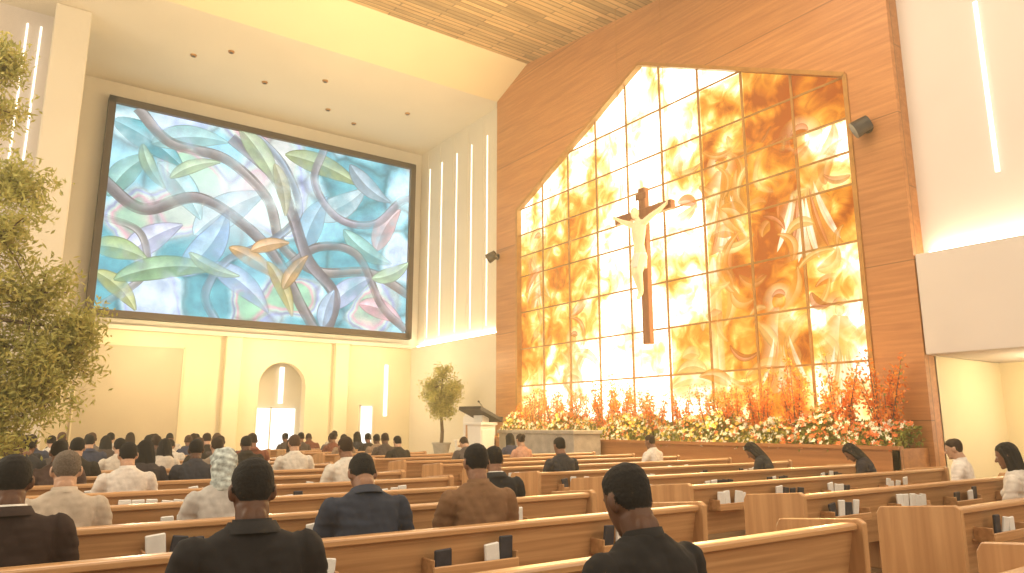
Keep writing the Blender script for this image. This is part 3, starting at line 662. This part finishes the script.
def tree(name,base,trunk,blobs,nleaf,L,pot=None):
    rnd=random.Random(3); e=empty(name,base); bm=bmesh.new()
    chain(bm,trunk,[.07-.035*i/len(trunk) for i in range(len(trunk))],10)
    tips=[]
    for (c,r) in blobs:
        c=Vector(c); s=min((Vector(t) for t in trunk[len(trunk)//3:]),key=lambda t:(t-c).length)
        mid=(s+c)/2+Vector((rnd.uniform(-.1,.1),rnd.uniform(-.1,.1),-.05)); chain(bm,[s,mid,c],[.03,.022,.014],8)
        for k in range(16):
            t=c+Vector((rnd.gauss(0,1),rnd.gauss(0,1),rnd.gauss(0,1)*.8)).normalized()*r*rnd.uniform(.4,1.05); m_=(c+t)/2+Vector((0,0,.04)); chain(bm,[c,m_,t],[.011,.008,.004],6,sub=0); tips.append((c,m_,t))
    obj('trunk_and_branches',fin(bm,'tb',True),e,[M_bark])
    V,F,MI=[],[],[]
    for k in range(nleaf):
        c,m_,t=rnd.choice(tips); u=rnd.random(); p=(c.lerp(m_,u*2) if u<.5 else m_.lerp(t,u*2-1)) if rnd.random()<.5 else t
        p=p+Vector((rnd.gauss(0,.09),rnd.gauss(0,.09),rnd.gauss(0,.09))); add_leaf(V,F,MI,p,L*rnd.uniform(.7,1.3),L*.32,0,rnd,.2)
    me=bpy.data.meshes.new('foliage'); me.from_pydata(V,[],F); obj('foliage',me,e,[M_leaf])
    bm=bmesh.new(); h=pot; loft(bm,[(0,0,0,.22,.22),(0,0,.04,.24,.24),(0,0,h-.06,.32,.32),(0,0,h-.06,.35,.35),(0,0,h,.35,.35),(0,0,h,.30,.30),(0,0,h-.05,.29,.29)],28); obj('pot',fin(bm,'pot',False),e,[M_stone])
bl=[((1.1,.1,2.35),.5),((1.6,.2,2.25),.45),((.8,0,2.95),.55),((1.4,.1,2.9),.5),((1.0,-.1,3.5),.5),((1.5,.1,1.85),.4),((.3,.1,2.6),.55),((.4,0,3.3),.5),((1.0,.1,4.15),.4),((.6,.1,5.0),.36),((1.15,0,1.75),.4),((.7,0,2.0),.45),((.7,0,5.6),.25),((1.1,.1,1.35),.35),((1.75,.1,2.6),.35),((.8,.1,1.6),.35)]
tree('olive_tree',(-1.15,9.6,0),[(0,0,.4),(.08,0,.9),(.05,.03,1.5),(.2,0,2.1),(.3,0,2.8),(.4,0,3.6),(.5,0,4.6)],bl,32000,.085,.5)
tree('potted_tree',(13.3,23.3,.4),[(0,0,.4),(.03,0,.9),(-.02,0,1.4),(.02,0,2.0),(0,0,2.6)],[((0,0,1.9),.5),((.3,.3,2.1),.45),((-.3,-.3,2.1),.45),((.2,-.4,2.4),.4),((-.2,.35,2.5),.45),((0,0,2.9),.5),((.1,.45,1.7),.35),((-.1,-.45,1.65),.35),((0,.7,2.2),.35),((0,-.7,2.3),.35)],8000,.12,.5)
def shrub_mesh(seed,red):
    rnd=random.Random(seed); bm=bmesh.new(); pts=[]
    for k in range(11):
        a=rnd.random()*6.28; q=Vector((math.cos(a),math.sin(a),0)); p0=Vector((0,0,0)); p1=q*.15+Vector((0,0,.5)); p2=q*rnd.uniform(.2,.42)+Vector((0,0,rnd.uniform(1.0,1.75))); chain(bm,[p0,p1,p2],[.018,.013,.006],6,0,sub=0); pts+=[p0.lerp(p1,t) for t in (.7,1)]+[p1.lerp(p2,t/9) for t in range(10)]
    V,F,MI=[],[],[]
    for k in range(1300):
        p=rnd.choice(pts)+Vector((rnd.gauss(0,.06),rnd.gauss(0,.06),rnd.gauss(0,.06))); add_leaf(V,F,MI,p,rnd.uniform(.06,.11),.045,1 if rnd.random()<red else 2,rnd,.4)
    vs=[bm.verts.new(v) for v in V]
    for f,mi in zip(F,MI): bm.faces.new([vs[i] for i in f]).material_index=mi
    me=bpy.data.meshes.new('shrub'); bm.to_mesh(me); bm.free()
    for m_ in (M_bark,M_leafr,M_leaf2): me.materials.append(m_)
    return me
sm=[shrub_mesh(1,.95),shrub_mesh(2,.85),shrub_mesh(3,.7)]
rnd=random.Random(5); y=7.5; i=0
while y<20.2:
    o=bpy.data.objects.new('flowering_shrub',sm[0] if (y<11 or y>19) else sm[i%3]); s=1.12 if y<9.4 else rnd.uniform(.80,1.1); o.location=(14.2+rnd.uniform(-.08,.08),y,.99); o.scale=(s*.9,s*.9,s*1.02); o.rotation_euler=(0,0,rnd.random()*6); link(o); y+=rnd.uniform(.6,1.0); i+=1
V,F,MI=[],[],[]
def mound(xx,yy): return 1.02+(.62+.16*math.sin(yy*2.3)+.10*math.sin(yy*5.1+1))*min(1,max(.0,(xx-13.55))/.45)
for k in range(15000):
    yy=rnd.uniform(7.0,20.3); xx=rnd.uniform(13.62,14.66); zz=1.02+rnd.random()**.6*(mound(xx,yy)-1.0); add_leaf(V,F,MI,Vector((xx,yy,zz)),rnd.uniform(.07,.12),.045,0,rnd,.5)
for k in range(3600):
    yy=rnd.uniform(7.1,20.2); xx=rnd.uniform(13.6,14.5); zz=mound(xx,yy)-rnd.random()*.12+.05; c=Vector((xx,yy,zz)); r=rnd.uniform(.03,.055); t=rnd.random(); mi=3 if (t<.18 or (yy<9.4 and t<.65)) else (2 if t<.55 else 1)
    nrm=Vector((-1+rnd.gauss(0,.4),rnd.gauss(0,.5),.6+rnd.gauss(0,.4))).normalized(); a=nrm.orthogonal().normalized()
    for q in range(5):
        d=Matrix.Rotation(q*1.2566,3,nrm)@a; s_=nrm.cross(d); j=len(V); V+=[c,c+d*r*.7+s_*r*.38+nrm*r*.2,c+d*r*1.1+nrm*r*.3,c+d*r*.7-s_*r*.38+nrm*r*.2]; F.append((j,j+1,j+2,j+3)); MI.append(mi)
me=bpy.data.meshes.new('flowers'); me.from_pydata(V,[],F)
for m_ in (M_leaf2,M_petw,M_pety,M_petr): me.materials.append(m_)
me.polygons.foreach_set('material_index',MI); obj('flower_bed',me)

# ------------------------------------------------------------------ people placement
MC={}
def cm(kind,col,**k):
    key=(kind,col)
    if key not in MC: MC[key]=plain(kind+'_%d'%len(MC),col,**k)
    return MC[key]
M_eye=plain('eye_iris',(.03,.02,.015),.2,.1,5); M_shoe=plain('shoe_leather',(.03,.02,.015),.4,.2,10)
for me in T.values():
    for k in range(7): me.materials.append(M_shoe)
def person(t,x,y,cloth,skin,hair,rz=0,s=1.0,trous=(.04,.04,.05),collar=None,dz=0):
    woman=t in('long','long_bow','bun','scarf')
    o=bpy.data.objects.new('seated_woman' if woman else 'seated_man',T[t]); link(o)
    o.location=(x,y,.462+dz); o.rotation_euler=(0,0,math.radians(rz)); o.scale=(s,s,s)
    collar=collar or cloth
    hk=dict(rough=.8,var=.3,scale=90,bump=.25) if t!='scarf' else dict(rough=.9,var=.55,scale=26)
    ms=[cm('fabric',cloth,rough=.85,var=.15,scale=14,bump=.15),cm('skin',skin,rough=.5,var=.06,scale=10),cm('headscarf' if t=='scarf' else 'hair',hair,**hk),cm('fabric',trous,rough=.85,var=.1),cm('fabric',collar,rough=.85,var=.15,scale=14,bump=.15),M_eye,M_shoe]
    for sl,m_ in zip(o.material_slots,ms): sl.link='OBJECT'; sl.material=m_
    return o
DS=(.11,.05,.028); MS=(.24,.12,.07); LS=(.48,.28,.18); BK=(.012,.010,.009); BR=(.035,.02,.012); GY=(.13,.10,.075); BL=(.09,.05,.03); WC=(.66,.62,.56)
def PY(r,d=.32): return ROW0+SP*r+d
person('man_turn',2.0,PY(0,.46),(.014,.012,.012),DS,BK,rz=0,s=1.03,dz=.012)
person('suit',.90,PY(1,.36),(.016,.014,.015),DS,BK,rz=-8,s=1.02,dz=.01)
person('suit',.10,PY(2,.38),(.030,.016,.013),DS,BK,rz=0,s=1.02,collar=WC)
person('man_bow',2.0,PY(2,.34),(.030,.036,.055),MS,BK,rz=-10,s=1.04)
person('man',2.84,PY(2,.36),(.19,.10,.05),MS,BK,rz=-14,s=1.04)
person('man',.42,PY(3),(.46,.38,.30),LS,GY,rz=-2)
person('scarf',1.42,PY(3),(.46,.43,.40),MS,(.42,.46,.44),rz=-8)
person('suit',3.85,PY(3,.34),(.02,.02,.022),MS,BK,rz=-12,s=.97,collar=WC)
person('man',10.1,PY(2,.30),(.68,.62,.56),LS,BR,rz=14)
person('long',8.35,PY(1,.34),(.58,.52,.46),MS,BK,rz=8)
person('long',8.98,PY(1,.30),(.25,.06,.045),MS,BR,rz=4,s=1.03)
person('long_bow',10.35,PY(3,.30),(.03,.025,.03),MS,BK,rz=22)
person('long_bow',9.8,PY(4,.30),(.03,.03,.03),MS,BK,rz=18)
person('man',10.0,PY(6,.30),(.70,.64,.56),MS,BR,rz=10)
person('man',6.75,PY(5,.30),(.03,.03,.035),MS,BK,rz=-6)
person('man_bow',7.6,PY(8,.30),(.10,.08,.07),LS,BR,rz=-6)
person('bun',8.9,PY(8,.30),(.55,.3,.2),LS,BR)
person('man',1.14,PY(5),(.62,.56,.50),LS,BK); person('long',1.50,PY(6),(.05,.04,.04),MS,BK); person('man',.62,PY(6),(.10,.06,.05),MS,BK)
person('man',2.05,PY(6),(.04,.04,.05),DS,BK,rz=-8); person('suit',2.62,PY(7),(.26,.20,.15),LS,BR)
rr=random.Random(21)
cl=[(.55,.48,.40),(.03,.03,.035),(.30,.21,.14),(.05,.06,.10),(.42,.34,.26),(.20,.07,.04),(.62,.57,.50),(.08,.06,.05),(.16,.14,.13),(.03,.025,.02)]
def crowd(r,xs):
    for x in xs:
        t=rr.choice(('man','man','man_bow','long','bun','suit','man'))
        person(t,x+rr.uniform(-.08,.08),PY(r,.32),rr.choice(cl),rr.choice((DS,MS,MS,LS)),rr.choice((BK,BK,BR,BR,BL)),rz=rr.uniform(-14,8),s=rr.uniform(.95,1.04))
crowd(5,(3.5,)); crowd(7,(.15,.9,3.7)); crowd(8,(.4,1.5,2.2,3.3,4.2)); crowd(9,(.9,2.2,3.0,3.9)); crowd(10,(.5,1.4,2.7,3.6,4.2,7.0)); crowd(11,(.6,1.8,2.5,3.6,6.6,7.5)); crowd(12,(.9,1.7,2.9,3.6,4.2,6.9,7.9)); crowd(13,(.4,1.2,2.2,3.1,3.9,6.5,7.4,8.1)); crowd(14,(.5,1.3,1.9,2.8,3.6,4.3,6.6,7.3,8.0)); crowd(9,(6.8,9.5))
# ------------------------------------------------------------------ lights
def area(name,loc,rot,size,sy,pw,col):
    l=bpy.data.lights.new(name,'AREA'); l.shape='RECTANGLE'; l.size=size; l.size_y=sy; l.energy=pw; l.color=col
    o=bpy.data.objects.new(name,l); o.location=loc; o.rotation_euler=rot; link(o)
for x in (2.5,9.5): area('ceiling_fill',(x,6.5,13.9),(0,0,0),3,9,800,(1,.84,.62))  # added overhead fill out of view, no known fixture
area('window_glow',(14.6,14.3,5.6),(0,math.radians(90),0),7.5,12.4,1300,(1,.60,.22))
area('left_fill',(-7,12,7),(0,math.radians(-90),0),10,18,2200,(1,.86,.64))  # added ambient fill from the open left side, no window modelled
area('rear_fill',(4,-4.5,7),(math.radians(90),0,0),20,9,1500,(1,.86,.64))  # ambient fill added behind the camera, not a known window
area('fascia_fill',(8,16,9.5),(math.radians(140),0,0),8,1.5,350,(1,.78,.42))  # added mid-air fill that brightens the fascia, no fixture there
for y in (8.5,11.5,14.5,17.5,19.6):
    l=bpy.data.lights.new('planter_fill','POINT'); l.energy=55; l.color=(1,.68,.28); l.shadow_soft_size=.12; o=bpy.data.objects.new('planter_fill',l); o.location=(13.35,y,2.3); link(o)  # fill points added in front of the planter so the plants glow
for x in (4,8,12):
    l=bpy.data.lights.new('lower_wall_fill','POINT'); l.energy=300; l.color=(1,.80,.46); l.shadow_soft_size=.3; o=bpy.data.objects.new('lower_wall_fill',l); o.location=(x,26.2,4.0); link(o)  # added unseen fill points brightening the lower back wall
l=bpy.data.lights.new('recess_lamp','POINT'); l.energy=160; l.color=(1,.82,.5); l.shadow_soft_size=.3; o=bpy.data.objects.new('recess_lamp',l); o.location=(16.6,5,2.5); link(o)
w=bpy.data.worlds.new('World'); sc.world=w; w.use_nodes=True; nt=w.node_tree
bg=nt.nodes.get('Background') or nt.nodes.new('ShaderNodeBackground'); bg.inputs[0].default_value=(1,.88,.70,1); bg.inputs[1].default_value=.6
wo=[n for n in nt.nodes if n.type=='OUTPUT_WORLD'][0]
vs=nt.nodes.new('ShaderNodeVolumeScatter'); vs.inputs['Color'].default_value=(1,.86,.62,1); vs.inputs['Density'].default_value=.007; vs.inputs['Anisotropy'].default_value=.5
nt.links.new(vs.outputs[0],wo.inputs['Volume'])
# ------------------------------------------------------------------ camera
cd=bpy.data.cameras.new('camera'); cd.lens=25.3; cd.sensor_width=36; cd.clip_end=200
co=bpy.data.objects.new('camera',cd); co.location=(0,0,1.5); co.rotation_euler=(math.radians(100.95),0,math.radians(-35.2)); link(co); sc.camera=co
